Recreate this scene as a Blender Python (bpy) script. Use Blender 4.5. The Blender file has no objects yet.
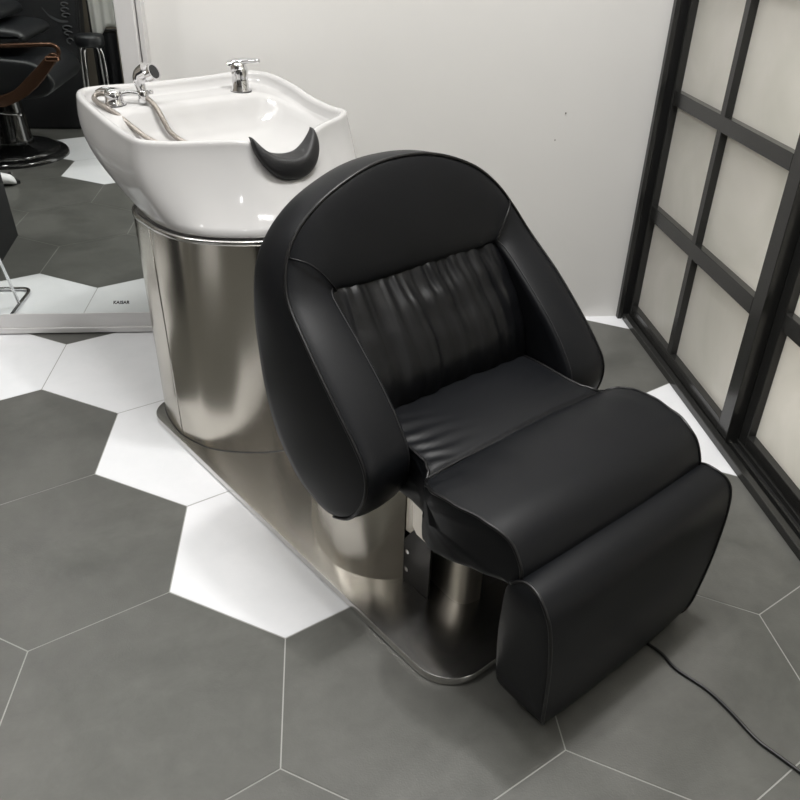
import bpy, bmesh, math, random
from mathutils import Vector, Matrix, noise
random.seed(7)
PI = math.pi
C = bpy.context.scene.collection
S = 0.3                      # edge length of a hexagonal floor tile (m)

# ------------------------------------------------------------------ materials
def mat(name):
    m = bpy.data.materials.new(name); m.use_nodes = True
    nt = m.node_tree
    return m, nt, nt.nodes['Principled BSDF']

def simple(name, col, rough=.5, metal=0., coat=0., spec=.5, bump=0., bscale=200., var=0., vscale=6., stretch=None, aniso=0., coat_rough=.05):
    m, nt, b = mat(name)
    b.inputs['Base Color'].default_value = (*col, 1)
    b.inputs['Roughness'].default_value = rough
    b.inputs['Metallic'].default_value = metal
    b.inputs['Coat Weight'].default_value = coat
    b.inputs['Coat Roughness'].default_value = coat_rough
    b.inputs['Specular IOR Level'].default_value = spec
    b.inputs['Anisotropic'].default_value = aniso
    tc = nt.nodes.new('ShaderNodeTexCoord')
    mp = nt.nodes.new('ShaderNodeMapping')
    nt.links.new(tc.outputs['Object'], mp.inputs['Vector'])
    if stretch: mp.inputs['Scale'].default_value = stretch
    if bump > 0:
        n = nt.nodes.new('ShaderNodeTexNoise'); n.inputs['Scale'].default_value = bscale; n.inputs['Detail'].default_value = 3
        bp = nt.nodes.new('ShaderNodeBump'); bp.inputs['Strength'].default_value = bump; bp.inputs['Distance'].default_value = .002
        nt.links.new(mp.outputs[0], n.inputs['Vector']); nt.links.new(n.outputs['Fac'], bp.inputs['Height'])
        nt.links.new(bp.outputs[0], b.inputs['Normal'])
    if var > 0:
        n2 = nt.nodes.new('ShaderNodeTexNoise'); n2.inputs['Scale'].default_value = vscale; n2.inputs['Detail'].default_value = 5
        nt.links.new(tc.outputs['Object'], n2.inputs['Vector'])
        r = nt.nodes.new('ShaderNodeValToRGB')
        r.color_ramp.elements[0].position = .3; r.color_ramp.elements[1].position = .7
        r.color_ramp.elements[0].color = (*[c*(1-var) for c in col], 1)
        r.color_ramp.elements[1].color = (*[min(1, c*(1+var)) for c in col], 1)
        nt.links.new(n2.outputs['Fac'], r.inputs['Fac']); nt.links.new(r.outputs[0], b.inputs['Base Color'])
    return m

def brushed(name, col, rough, axis_scale, bump=.05, rv=.04, aniso=0.):
    """stainless steel with brush lines stretched along one axis"""
    m, nt, b = mat(name)
    b.inputs['Base Color'].default_value = (*col, 1)
    b.inputs['Metallic'].default_value = 1
    if aniso:
        b.inputs['Anisotropic'].default_value = aniso; b.inputs['Anisotropic Rotation'].default_value = .25
        tg = nt.nodes.new('ShaderNodeTangent'); tg.direction_type = 'RADIAL'; tg.axis = 'Z'
        nt.links.new(tg.outputs[0], b.inputs['Tangent'])
    tc = nt.nodes.new('ShaderNodeTexCoord'); mp = nt.nodes.new('ShaderNodeMapping')
    mp.inputs['Scale'].default_value = axis_scale
    nt.links.new(tc.outputs['Object'], mp.inputs['Vector'])
    n = nt.nodes.new('ShaderNodeTexNoise'); n.inputs['Scale'].default_value = 1; n.inputs['Detail'].default_value = 4
    nt.links.new(mp.outputs[0], n.inputs['Vector'])
    bp = nt.nodes.new('ShaderNodeBump'); bp.inputs['Strength'].default_value = bump; bp.inputs['Distance'].default_value = .0006
    nt.links.new(n.outputs['Fac'], bp.inputs['Height']); nt.links.new(bp.outputs[0], b.inputs['Normal'])
    mr = nt.nodes.new('ShaderNodeMapRange'); mr.inputs['To Min'].default_value = rough-rv; mr.inputs['To Max'].default_value = rough+rv
    nt.links.new(n.outputs['Fac'], mr.inputs['Value']); nt.links.new(mr.outputs[0], b.inputs['Roughness'])
    return m

M = {}
M['leather'] = simple('black_leather', (.0060, .0065, .0078), .42, bump=.10, bscale=420, spec=.19)
M['leather_soft'] = simple('pleated_black_leather', (.008, .0085, .010), .34, bump=.08, bscale=420, spec=.5)
M['leather_piping'] = simple('black_leather_piping', (.002, .002, .0025), .34, spec=.45)
M['thread'] = simple('grey_thread', (.012, .012, .013), .6)
M['ceramic'] = simple('white_ceramic', (.50, .494, .488), .10, coat=0, spec=.5)
M['rubber'] = simple('black_rubber', (.012, .012, .013), .5, bump=.5, bscale=260)
M['steel'] = brushed('brushed_steel', (.52, .49, .435), .22, (3, 3, 700), aniso=.35)
M['steel_base'] = brushed('brushed_steel_plate', (.66, .645, .615), .25, (4, 420, 4), bump=.03)
M['steel_satin_lit'] = brushed('satin_steel_lit', (.72, .68, .61), .40, (3, 3, 400), bump=.02)  # steel paled for the inner column; its brightness is put into the colour
M['steel_edge'] = brushed('steel_edge', (.66, .65, .63), .25, (3, 3, 300))
M['chrome'] = simple('chrome', (.75, .75, .76), .07, metal=1)
M['hose'] = simple('steel_hose', (.34, .31, .28), .32, metal=1, bump=.8, bscale=600)
M['dark_metal'] = simple('black_metal', (.008, .008, .009), .45)
M['wall'] = simple('white_paint', (.70, .69, .67), .55, bump=.05, bscale=60, var=.015, vscale=2)
M['wall_warm'] = simple('beige_paint', (.30, .27, .23), .6)
M['wall_grey'] = simple('dark_grey_paint', (.10, .097, .093), .6)
M['wall_dark'] = simple('brown_panel', (.035, .028, .022), .35, var=.2, vscale=5)
M['ceiling'] = simple('ceiling_paint', (.75, .74, .72), .8)
M['frame'] = simple('black_powder_coat', (.019, .019, .018), .20, spec=.5)
M['frame_deep'] = simple('black_groove', (.006, .006, .006), .5)
M['mirror_frame'] = simple('pale_silver_frame', (.66, .65, .645), .38, metal=.25, bump=.05, bscale=90)
M['black_gloss'] = simple('black_gloss', (.008, .008, .008), .12, coat=.5)
M['black_fabric'] = simple('black_fabric', (.007, .0075, .009), .6, bump=.4, bscale=50)
M['black_vinyl'] = simple('black_vinyl', (.007, .008, .0095), .4)
M['bronze'] = simple('brown_bronze', (.10, .052, .032), .22, metal=.75)
M['copper'] = simple('copper_trim', (.65, .36, .25), .15, metal=1)
M['towel'] = simple('white_towel', (.72, .72, .69), .85, bump=.6, bscale=80)
M['taupe'] = simple('taupe_board', (.115, .10, .08), .5)
M['white_rubber'] = simple('white_rubber', (.8, .8, .8), .5)
M['ink'] = simple('black_ink', (.01, .01, .01), .5)
M['cable'] = simple('black_cable', (.008, .008, .008), .4)
M['emboss'] = simple('grey_print', (.06, .062, .066), .4)

def frosted():
    m, nt, b = mat('frosted_glass')
    b.inputs['Roughness'].default_value = .22
    b.inputs['Specular IOR Level'].default_value = .35
    tc = nt.nodes.new('ShaderNodeTexCoord')
    n = nt.nodes.new('ShaderNodeTexNoise'); n.inputs['Scale'].default_value = 3.2; n.inputs['Detail'].default_value = 4; n.inputs['Distortion'].default_value = .8
    nt.links.new(tc.outputs['Object'], n.inputs['Vector'])
    r = nt.nodes.new('ShaderNodeValToRGB')
    r.color_ramp.elements[0].position = .35; r.color_ramp.elements[0].color = (.72, .71, .66, 1)
    r.color_ramp.elements[1].position = .7; r.color_ramp.elements[1].color = (.82, .80, .76, 1)
    nt.links.new(n.outputs['Fac'], r.inputs['Fac']); nt.links.new(r.outputs[0], b.inputs['Base Color'])
    tr = nt.nodes.new('ShaderNodeBsdfTranslucent'); nt.links.new(r.outputs[0], tr.inputs['Color'])
    mx = nt.nodes.new('ShaderNodeMixShader'); mx.inputs['Fac'].default_value = .4
    nt.links.new(b.outputs[0], mx.inputs[1]); nt.links.new(tr.outputs[0], mx.inputs[2])
    nt.links.new(mx.outputs[0], nt.nodes['Material Output'].inputs['Surface'])
    return m
M['frosted'] = frosted()

def mirror_mat():
    m, nt, b = mat('mirror_silvering')
    b.inputs['Base Color'].default_value = (.74, .765, .75, 1)
    b.inputs['Metallic'].default_value = 1; b.inputs['Roughness'].default_value = .004
    return m
M['mirror'] = mirror_mat()

def tile(name, c0, c1, rough, r2, speck):
    m, nt, b = mat(name)
    tc = nt.nodes.new('ShaderNodeTexCoord')
    n = nt.nodes.new('ShaderNodeTexNoise'); n.inputs['Scale'].default_value = 2.6; n.inputs['Detail'].default_value = 9
    n.inputs['Roughness'].default_value = .62; n.inputs['Distortion'].default_value = .7
    nt.links.new(tc.outputs['Object'], n.inputs['Vector'])
    r = nt.nodes.new('ShaderNodeValToRGB')
    r.color_ramp.elements[0].position = .32; r.color_ramp.elements[0].color = (*c0, 1)
    r.color_ramp.elements[1].position = .68; r.color_ramp.elements[1].color = (*c1, 1)
    n2 = nt.nodes.new('ShaderNodeTexNoise'); n2.inputs['Scale'].default_value = 14; n2.inputs['Detail'].default_value = 10
    n2.inputs['Roughness'].default_value = .72; n2.inputs['Distortion'].default_value = .4
    nt.links.new(tc.outputs['Object'], n2.inputs['Vector'])
    ml = nt.nodes.new('ShaderNodeMix'); ml.inputs['Factor'].default_value = .36
    nt.links.new(n.outputs['Fac'], ml.inputs['A']); nt.links.new(n2.outputs['Fac'], ml.inputs['B'])
    nt.links.new(ml.outputs['Result'], r.inputs['Fac']); nt.links.new(r.outputs[0], b.inputs['Base Color'])
    mr = nt.nodes.new('ShaderNodeMapRange'); mr.inputs['To Min'].default_value = rough; mr.inputs['To Max'].default_value = r2
    nt.links.new(n.outputs['Fac'], mr.inputs['Value']); nt.links.new(mr.outputs[0], b.inputs['Roughness'])
    f = nt.nodes.new('ShaderNodeTexNoise'); f.inputs['Scale'].default_value = 260; f.inputs['Detail'].default_value = 2
    nt.links.new(tc.outputs['Object'], f.inputs['Vector'])
    bp = nt.nodes.new('ShaderNodeBump'); bp.inputs['Strength'].default_value = speck; bp.inputs['Distance'].default_value = .001
    nt.links.new(f.outputs['Fac'], bp.inputs['Height']); nt.links.new(bp.outputs[0], b.inputs['Normal'])
    b.inputs['Specular IOR Level'].default_value = .5
    return m
M['tile_dark'] = tile('dark_stone_tile', (.068, .069, .062), (.130, .129, .119), .30, .44, .28)
M['tile_white'] = tile('white_marble_tile', (.69, .70, .715), (.77, .77, .785), .38, .44, .04)
M['grout'] = simple('grout', (.36, .36, .34), .8)
def lightmat(name, col, st):
    m, nt, b = mat(name)
    b.inputs['Base Color'].default_value = (0, 0, 0, 1)
    b.inputs['Emission Color'].default_value = (*col, 1); b.inputs['Emission Strength'].default_value = st
    return m

# ------------------------------------------------------------------ helpers
def link(name, bm, m, parent=None, smooth=True, angle=None, recalc=True):
    if recalc: bmesh.ops.recalc_face_normals(bm, faces=bm.faces[:])
    me = bpy.data.meshes.new(name); bm.to_mesh(me); bm.free()
    ms = m if isinstance(m, (list, tuple)) else [m]
    for x in ms: me.materials.append(x)
    if smooth:
        for p in me.polygons: p.use_smooth = True
        if angle is not None:
            me.set_sharp_from_angle(angle=math.radians(angle))
    o = bpy.data.objects.new(name, me); C.objects.link(o)
    if parent: o.parent = parent
    return o
def empty(name, loc=(0, 0, 0), rz=0., label=None, cat=None, group=None):
    o = bpy.data.objects.new(name, None); C.objects.link(o)
    o.location = loc; o.rotation_euler = (0, 0, rz); o.empty_display_size = .1
    tag(o, label, cat, group); return o
def tag(o, label=None, cat=None, group=None, kind=None):
    if label: o['label'] = label
    if cat: o['category'] = cat
    if group: o['group'] = group
    if kind: o['kind'] = kind
    return o
def box(bm, x0, x1, y0, y1, z0, z1, bev=0., mi=0):
    vs = [bm.verts.new((x, y, z)) for x in (x0, x1) for y in (y0, y1) for z in (z0, z1)]
    q = [(0, 1, 3, 2), (4, 6, 7, 5), (0, 4, 5, 1), (2, 3, 7, 6), (0, 2, 6, 4), (1, 5, 7, 3)]
    fs = [bm.faces.new([vs[i] for i in f]) for f in q]
    for f in fs: f.material_index = mi
    if bev:
        es = list({e for f in fs for e in f.edges})
        r = bmesh.ops.bevel(bm, geom=es, offset=bev, segments=2, profile=.5, affect='EDGES')
        for f in r['faces']: f.material_index = mi
def tube(bm, pts, r, seg=10, closed=False, cap=True):
    pts = [Vector(p) for p in pts]; n = len(pts); rings = []
    up = None
    for i, p in enumerate(pts):
        if closed: t = pts[(i+1) % n]-pts[i-1]
        else: t = pts[min(i+1, n-1)]-pts[max(i-1, 0)]
        if t.length < 1e-9: t = Vector((0, 0, 1))
        t.normalize()
        if up is None:
            up = t.orthogonal().normalized()
        else:
            up = (up - t*up.dot(t))
            up = up.normalized() if up.length > 1e-6 else t.orthogonal().normalized()
        s = t.cross(up); rr = r(i/(n-1 or 1)) if callable(r) else r
        rings.append([bm.verts.new(p+(up*math.cos(a)+s*math.sin(a))*rr) for a in [2*PI*k/seg for k in range(seg)]])
    m = n if closed else n-1
    for i in range(m):
        a, b = rings[i], rings[(i+1) % n]
        for k in range(seg): bm.faces.new((a[k], a[(k+1) % seg], b[(k+1) % seg], b[k]))
    if cap and not closed:
        bm.faces.new(rings[0][::-1]); bm.faces.new(rings[-1])
def cat_(p0, p1, p2, p3, t):
    return [.5*((2*b)+(-a+c)*t+(2*a-5*b+4*c-d)*t*t+(-a+3*b-3*c+d)*t**3) for a, b, c, d in zip(p0, p1, p2, p3)]
def spline(pts, n=8, closed=False):
    out = []; N = len(pts)
    for i in range(N if closed else N-1):
        if closed: q = [pts[(i-1) % N], pts[i], pts[(i+1) % N], pts[(i+2) % N]]
        else: q = [pts[max(i-1, 0)], pts[i], pts[i+1], pts[min(i+2, N-1)]]
        for k in range(n): out.append(cat_(*q, k/n))
    if not closed: out.append(list(pts[-1]))
    return out
def lathe(bm, prof, cx=0, cy=0, seg=32, axis=None):
    rings = []
    for r, z in prof:
        rings.append([bm.verts.new((cx+r*math.cos(a), cy+r*math.sin(a), z)) for a in [2*PI*k/seg for k in range(seg)]])
    for a, b in zip(rings, rings[1:]):
        for k in range(seg): bm.faces.new((a[k], a[(k+1) % seg], b[(k+1) % seg], b[k]))
    bm.faces.new(rings[0][::-1]); bm.faces.new(rings[-1])
def grid(bm, rows, closed_u=False, closed_v=False):
    V = [[bm.verts.new(p) for p in r] for r in rows]
    nu = len(V); nv = len(V[0])
    for i in range(nu if closed_u else nu-1):
        for j in range(nv if closed_v else nv-1):
            a, b, c, d = V[i][j], V[i][(j+1) % nv], V[(i+1) % nu][(j+1) % nv], V[(i+1) % nu][j]
            try: bm.faces.new((a, b, c, d))
            except ValueError: pass
    return V
def cap(bm, loop):
    try: bm.faces.new(loop)
    except ValueError: pass
def prism(bm, outline, z0, z1, mi=0):
    a = [bm.verts.new((x, y, z0)) for x, y in outline]; b = [bm.verts.new((x, y, z1)) for x, y in outline]
    n = len(a)
    for i in range(n): bm.faces.new((a[i], a[(i+1) % n], b[(i+1) % n], b[i]))
    bm.faces.new(a[::-1]); bm.faces.new(b)
def rrect(x0, x1, y0, y1, r, n=8):
    o = []
    for cx, cy, a0 in ((x1-r, y1-r, 0), (x0+r, y1-r, 90), (x0+r, y0+r, 180), (x1-r, y0+r, 270)):
        for k in range(n+1):
            a = math.radians(a0+90*k/n); o.append((cx+r*math.cos(a), cy+r*math.sin(a)))
    return o

# ------------------------------------------------------------------ floor of hexagonal tiles
XL, XR, YB, YF, ZC = -3.2, 2.4, .158, -5.2, 3.4
WHITE = [(-1, 0), (1, 0), (2, -1), (3, -2), (-1, -4), (-2, -5), (8, -1), (8, 1)]
def cell_centre(i, j):
    # i counts half-columns, j rows:  centres sit at x = i*.866, y = 1 - 1.5*row
    return i*.8660254, j
white_centres = [(-.866, -.5), (.866, -.5), (1.732, -2), (2.598, -3.5), (-.866, -6.5), (-1.732, -8), (6.928, -2), (6.928, 1),
                 (-2.598, -.5), (-6.062, -3.5), (-5.196, -11), (.866, -12.5), (-4.33, -3.5)]
bm = bmesh.new()
fl = [bm.verts.new(p) for p in ((XL, YF, -.012), (XR, YF, -.012), (XR, YB+.1, -.012), (XL, YB+.1, -.012))]
f = bm.faces.new(fl); f.material_index = 2
fl = [bm.verts.new(p) for p in ((XL, YF, -.0012), (XR, YF, -.0012), (XR, YB+.1, -.0012), (XL, YB+.1, -.0012))]
f = bm.faces.new(fl); f.material_index = 2
g = .0045        # half a joint, in tile edges
for row in range(-2, 14):
    cy = 1-1.5*row
    for col in range(-14, 12):
        cx = (col*2 + (row % 2))*.8660254
        if not (XL-.3 < cx*S < XR+.3 and YF-.3 < cy*S < YB+.35): continue
        white = any(abs(cx-a) < .1 and abs(cy-b) < .1 for a, b in white_centres)
        R_ = 1-g*1.1547
        poly = [(S*(cx+R_*math.sin(PI/3*k)), S*(cy+R_*math.cos(PI/3*k))) for k in range(6)]
        # clip to the room
        def clip(P, ax, lim, sgn):
            o = []
            for i in range(len(P)):
                p, q = P[i], P[(i+1) % len(P)]
                a, b = sgn*(p[ax]-lim), sgn*(q[ax]-lim)
                if a <= 0: o.append(p)
                if (a < 0 < b) or (b < 0 < a):
                    t = a/(a-b); o.append((p[0]+(q[0]-p[0])*t, p[1]+(q[1]-p[1])*t))
            return o
        for ax, lim, sg in ((0, XL, -1), (0, XR, 1), (1, YF, -1), (1, YB+.1, 1)):
            if poly: poly = clip(poly, ax, lim, sg)
        if len(poly) < 3: continue
        f = bm.faces.new([bm.verts.new((x, y, 0)) for x, y in poly][::-1])
        f.material_index = 1 if white else 0
for f in bm.faces: 
    f.normal_update()
    if f.normal.z < 0: f.normal_flip()
fo = link('floor', bm, [M['tile_dark'], M['tile_white'], M['grout']], smooth=False, recalc=False)
tag(fo, 'floor of large dark grey and white hexagonal tiles', kind='structure')

def struct(name, bm, m, label, parent=None, **k):
    o = link(name, bm, m, parent, **k)
    if not parent: tag(o, label, kind='structure')
    return o
bm = bmesh.new(); box(bm, XL-.1, XR, YB, YB+.1, 0, ZC)
struct('wall_back', bm, M['wall'], 'off-white painted wall behind the basin', smooth=False)
bm = bmesh.new(); box(bm, XL-.1, XL, YF, YB, 0, ZC)
struct('wall_left', bm, M['wall_warm'], 'beige side wall of the salon', smooth=False)
bm = bmesh.new(); box(bm, XL-.1, XR, YF-.1, YF, 0, ZC)
struct('wall_front', bm, M['wall_grey'], 'dark grey wall opposite the mirror', smooth=False)
bm = bmesh.new(); box(bm, XR, XR+.1, YF-.1, YB+.1, 0, ZC)
struct('wall_right', bm, M['wall'], 'white painted wall beyond the glazed partition', smooth=False)
bm = bmesh.new(); box(bm, XL-.1, XR+.1, YF-.1, YB+.1, ZC, ZC+.1)
struct('ceiling', bm, M['ceiling'], 'plain white ceiling', smooth=False)

# small marks on the back wall
def wall_pt(px, py): return px, py
bm = bmesh.new()
for (x, z, r) in ((1.685, .742, .0025), (1.66, .655, .002)):
    bmesh.ops.create_icosphere(bm, subdivisions=2, radius=r, matrix=Matrix.Translation((x, YB-.0005, z)))
o = struct('trim_2', bm, M['taupe'], 'tiny nail holes in the back wall')

# ------------------------------------------------------------------ black framed sliding glass partition (right)
bm = bmesh.new()
box(bm, 1.997, 2.018, -4.2, .13, 0, .024, .002)
box(bm, 2.018, 2.030, -4.2, .13, 0, .010, 0, 1)
box(bm, 2.030, 2.038, -4.2, .13, 0, .024, .001)
box(bm, 2.038, 2.056, -4.2, .13, 0, .010, 0, 1)
box(bm, 2.056, 2.064, -4.2, .13, 0, .024, .001)
box(bm, 2.064, 2.10, -4.2, .13, 0, .012, 0, 1)
struct('trim_1', bm, [M['frame'], M['frame_deep']], 'black floor track of the sliding partition', smooth=False)
bm = bmesh.new()
box(bm, 1.981, 1.998, .134, YB, 0, ZC, .002)
box(bm, 2.000, 2.11, .142, YB, 0, ZC, 0, 1)
struct('trim_3', bm, [M['frame'], M['frame_deep']], 'black upright jamb where the partition meets the wall', smooth=False)

def panel(idx, fx, y1, stile_l, glass, stile_r, ztop, label):
    """fx: x of the room-side face; glass: list of (y_hi, y_lo) openings"""
    d = .027
    root = empty('door_%d' % idx, (fx, (y1+stile_r)/2, .012)); tag(root, label, kind='structure')
    loc = root.location
    bm = bmesh.new()
    zb = .012
    rails = [(.783, .826), (.397, .446), (1.165, 1.21), (1.55, 1.59), (1.93, 1.97), (2.31, 2.35)]
    bot = .062
    # stiles
    box(bm, fx, fx+d+.012, glass[0][0], y1, zb, ztop, .0015)
    box(bm, fx, fx+d+.012, stile_r, glass[-1][1], zb, ztop, .0015)
    ya, yb_ = glass[-1][1], glass[0][0]
    box(bm, fx, fx+d+.012, ya, yb_, zb, bot, .0015)
    box(bm, fx, fx+d+.012, ya, yb_, ztop-.05, ztop, .0015)
    for a, b in rails: box(bm, fx, fx+d, ya, yb_, a, b, .0015)
    for (h0, l0), (h1, l1) in zip(glass, glass[1:]):
        box(bm, fx+.0005, fx+d, h1, l0, bot, ztop-.05, .0015)
    bmesh.ops.translate(bm, verts=bm.verts[:], vec=-loc)
    link('door_frame', bm, M['frame'], root, smooth=False)
    zs = [bot]+[v for r in sorted(rails) for v in r]+[ztop-.05]
    for (h, l) in glass:
        for k in range(0, len(zs), 2):
            bm = bmesh.new(); box(bm, fx+d-.004, fx+d+.003, l-.004, h+.004, zs[k]-.004, zs[k+1]+.004)
            bmesh.ops.translate(bm, verts=bm.verts[:], vec=-loc)
            link('glass_pane', bm, M['frosted'], root, smooth=False)
    return root
panel(1, 2.020, .132, None, [(.112, -.234), (-.264, -.655)], -.712, ZC-.02, 'black framed door with six frosted panes in view next to the white wall')
panel(2, 2.060, -.690, None, [(-.752, -1.12), (-1.15, -1.52)], -1.58, ZC-.02, 'black framed door with frosted panes at the right edge, behind the first')
panel(3, 2.020, -1.52, None, [(-1.58, -1.95), (-1.98, -2.35)], -2.41, ZC-.02, 'black framed door nearest the camera side')

# ------------------------------------------------------------------ mirror leaning flat on the back wall
W = .0875
mr = empty('wall_mirror', (-.6, W+.03, 0), label='tall wide mirror in a pale silver frame on the wall behind the basin', cat='mirror')
def shift(bm, o): bmesh.ops.translate(bm, verts=bm.verts[:], vec=-Vector(o.location))
x0m, x1m = -1.9, .353
bm = bmesh.new()
box(bm, x1m-.056, x1m, W-.004, YB-.001, .004, 2.2, .004)
box(bm, x0m, x0m+.056, W-.004, YB-.001, .004, 2.2, .004)
box(bm, x0m+.056, x1m-.056, W-.003, YB-.001, .024, .076, .002)
box(bm, x0m+.056, x1m-.056, W-.010, W+.01, .004, .024, .003)
box(bm, x0m+.056, x1m-.056, W-.004, YB-.001, 2.144, 2.2, .004)
box(bm, x1m+.003, x1m+.018, W+.016, YB-.001, .004, 2.2, .002)
shift(bm, mr); link('frame', bm, M['mirror_frame'], mr, smooth=False)
bm = bmesh.new(); box(bm, x0m+.05, x1m-.05, W, W+.006, .07, 2.15)
shift(bm, mr); link('mirror_glass', bm, M['mirror'], mr, smooth=False)
cu = bpy.data.curves.new('sticker_text', 'FONT'); cu.body = 'KAISAR'; cu.size = .0155; cu.extrude = .0001; cu.align_x = 'CENTER'; cu.shear = .25
cu.offset = .0006; cu.space_character = 1.08
to = bpy.data.objects.new('tmp', cu); C.objects.link(to)
bpy.context.view_layer.update()
me = bpy.data.meshes.new_from_object(to.evaluated_get(bpy.context.evaluated_depsgraph_get()))
bpy.data.objects.remove(to)
me.materials.clear(); me.materials.append(M['ink'])
so = bpy.data.objects.new('brand_sticker', me); C.objects.link(so); so.parent = mr
so.location = Vector((.181, W-.0005, .109))-Vector(mr.location); so.rotation_euler = (PI/2, 0, 0)
so['label'] = 'small black lettering at the foot of the glass'

# ------------------------------------------------------------------ the shampoo unit
ORG = (.65388, -.33786, 0); ANG = math.radians(-55.2455)
unit = empty('shampoo_chair', ORG, ANG,
             'black leather salon shampoo chair joined to a white ceramic basin on a steel plinth', 'shampoo chair')

# base plate
bm = bmesh.new()
out = rrect(-.088, 1.228, -.317, .317, .088, 14)
n = len(out)
def offs(o, d):
    cx, cy = .57, 0
    res = []
    for i, (x, y) in enumerate(o):
        a = Vector(o[i-1]); b = Vector(o[(i+1) % len(o)]); t = (b-a).normalized(); nn = Vector((t.y, -t.x))
        res.append((x-nn.x*d, y-nn.y*d))
    return res
lv = [(out, .003), (out, .0175), (offs(out, .0012), .0195), (offs(out, .0035), .0200)]
rings = [[bm.verts.new((x, y, z)) for x, y in o] for o, z in lv]
for a, b in zip(rings, rings[1:]):
    for i in range(n):
        f = bm.faces.new((a[i], a[(i+1) % n], b[(i+1) % n], b[i])); f.material_index = 1
f = bm.faces.new(rings[-1]); f = bm.faces.new(rings[0][::-1])
bs = link('base_plate', bm, [M['steel_base'], M['steel_edge']], unit, angle=35)
bm = bmesh.new(); prism(bm, offs(out, .012), 0, .003); link('base_gasket', bm, M['dark_metal'], bs, smooth=False)

ZB = .020
# pedestal under the basin
def mirror_outline(half, n=8):
    """half: control points with b>=0 from rear centre to front centre -> closed dense outline"""
    full = [(a, b) for a, b in half] + [(a, -b) for a, b in half[-2:0:-1]]
    return [tuple(p) for p in spline(full, n, closed=True)]
ph = [(-.11, 0), (-.105, .16), (-.078, .252), (-.01, .286), (.08, .300), (.13, .298), (.204, .280), (.255, .247), (.304, .197), (.342, .14), (.368, .07), (.376, 0)]
po = mirror_outline(ph, 8)
ph_top = [(-.105, 0), (-.100, .16), (-.085, .255), (-.02, .296), (.07, .303), (.13, .302), (.205, .285), (.258, .252), (.307, .203), (.345, .145), (.37, .07), (.378, 0)]
pt = mirror_outline(ph_top, 8)
bm = bmesh.new()
def lerp2(a, b, t): return [(x0+(x1-x0)*t, y0+(y1-y0)*t) for (x0, y0), (x1, y1) in zip(a, b)]
lv = [(lerp2(po, pt, t), ZB+(.622-ZB)*t) for t in [k/14 for k in range(15)]]
R_ = [[(x, y, z) for x, y in o] for o, z in lv]
grid(bm, R_, closed_v=True)
ped = link('pedestal', bm, M['steel'], unit)
bm = bmesh.new()
scaled = lambda o, s, c=(.14, 0): [((x-c[0])*s+c[0], (y-c[1])*s+c[1]) for x, y in o]
rr = [[(x, y, z) for x, y in scaled(pt, s)] for s, z in ((.985, .617), (1.001, .618), (1.005, .621), (1.005, .626), (1.001, .629), (.96, .629))]
V = grid(bm, rr, closed_v=True); cap(bm, V[-1]); cap(bm, V[0][::-1])
link('top_band', bm, M['steel_edge'], ped)
bm = bmesh.new(); V = grid(bm, [[(x, y, z) for x, y in scaled(pt, .975)] for z in (.627, .632)], closed_v=True); link('basin_gap_shade', bm, M['dark_metal'], ped)  # dark ring stands in for the shade in the gap under the basin
# near and far vertical seams
bm = bmesh.new()
for s in (-1, 1):
    bm = bmesh.new(); tube(bm, [(.115, s*.3013, ZB), (.10, s*.3035, .35), (.085, s*.3045, .616)], .0010, 8)
    link('seam', bm, M['steel_edge'], ped)
bm = bmesh.new()
tube(bm, [(x, y, ZB) for x, y in po], .0022, 8, closed=True); link('foot_seal', bm, M['dark_metal'], ped)

# ------------------------------------------------------------------ ceramic basin
# index: rear centre ... front notch centre.   rim outline with height, mid outline, bottom outline
rim = [(-.352, 0, .870), (-.357, .11, .870), (-.356, .20, .873), (-.338, .264, .874), (-.275, .299, .871), (-.17, .308, .856), (-.07, .306, .838), (.02, .306, .830), (.088, .302, .831),
       (.140, .250, .830), (.185, .172, .831), (.222, .118, .832), (.240, .088, .824), (.260, .060, .790), (.272, .030, .777), (.276, 0, .774)]
bot = [(-.100, 0), (-.100, .08), (-.097, .15), (-.084, .22), (-.045, .264), (.02, .288), (.07, .294), (.12, .293), (.18, .282),
       (.235, .255), (.28, .214), (.325, .155), (.342, .11), (.360, .06), (.368, .03), (.370, 0)]
mid = bot
bowl = [(-.195, 0, .836), (-.195, .08, .836), (-.192, .145, .836), (-.188, .205, .832), (-.16, .245, .820), (-.10, .262, .804), (-.03, .270, .792), (.03, .268, .786), (.078, .254, .784),
        (.122, .198, .784), (.155, .13, .785), (.18, .09, .785), (.195, .07, .777), (.215, .048, .760), (.230, .022, .750), (.234, 0, .748)]
def full(half):
    f_ = [tuple(p) for p in half]+[(p[0], -p[1], *p[2:]) for p in half[-2:0:-1]]
    return [tuple(p) for p in spline(f_, 6, closed=True)]
rimF, midF, botF, bowlF = full(rim), full(mid), full(bot), full(bowl)
rows = []
zb0 = .6305
N = len(rimF)
def inset(i, d):
    a = Vector(rimF[i-1][:2]); b = Vector(rimF[(i+1) % N][:2]); t = (b-a).normalized(); nn = Vector((t.y, -t.x))
    p = Vector(rimF[i][:2]); q = p-nn*d
    c = Vector((-.05, 0))
    if (q-c).length > (p-c).length: q = p+nn*d
    return q
rows.append([(x*.93+.011, y*.93, zb0) for x, y in botF])
rows.append([(x*.985+.002, y*.985, zb0+.001) for x, y in botF])
rows.append([(x, y, zb0+.008) for x, y in botF])
for k in range(1, 12):
    t = k/12
    r = []
    for (bx, by), (mx, my), (rx, ry, rz) in zip(botF, midF, rimF):
        e = 1-(1-t)**2.3
        z0 = zb0+.008; z2 = rz-.014
        ab = bx+(rx-bx)*e; bb = by+(ry-by)*e
        ab += .018*math.sin(PI*t)*max(0, (bx-.1)/.26)
        bb += .012*math.sin(PI*t)*by/.3
        r.append((ab, bb, z0+(z2-z0)*t))
    rows.append(r)
rows.append([(x, y, z-.012) for x, y, z in rimF])
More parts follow.
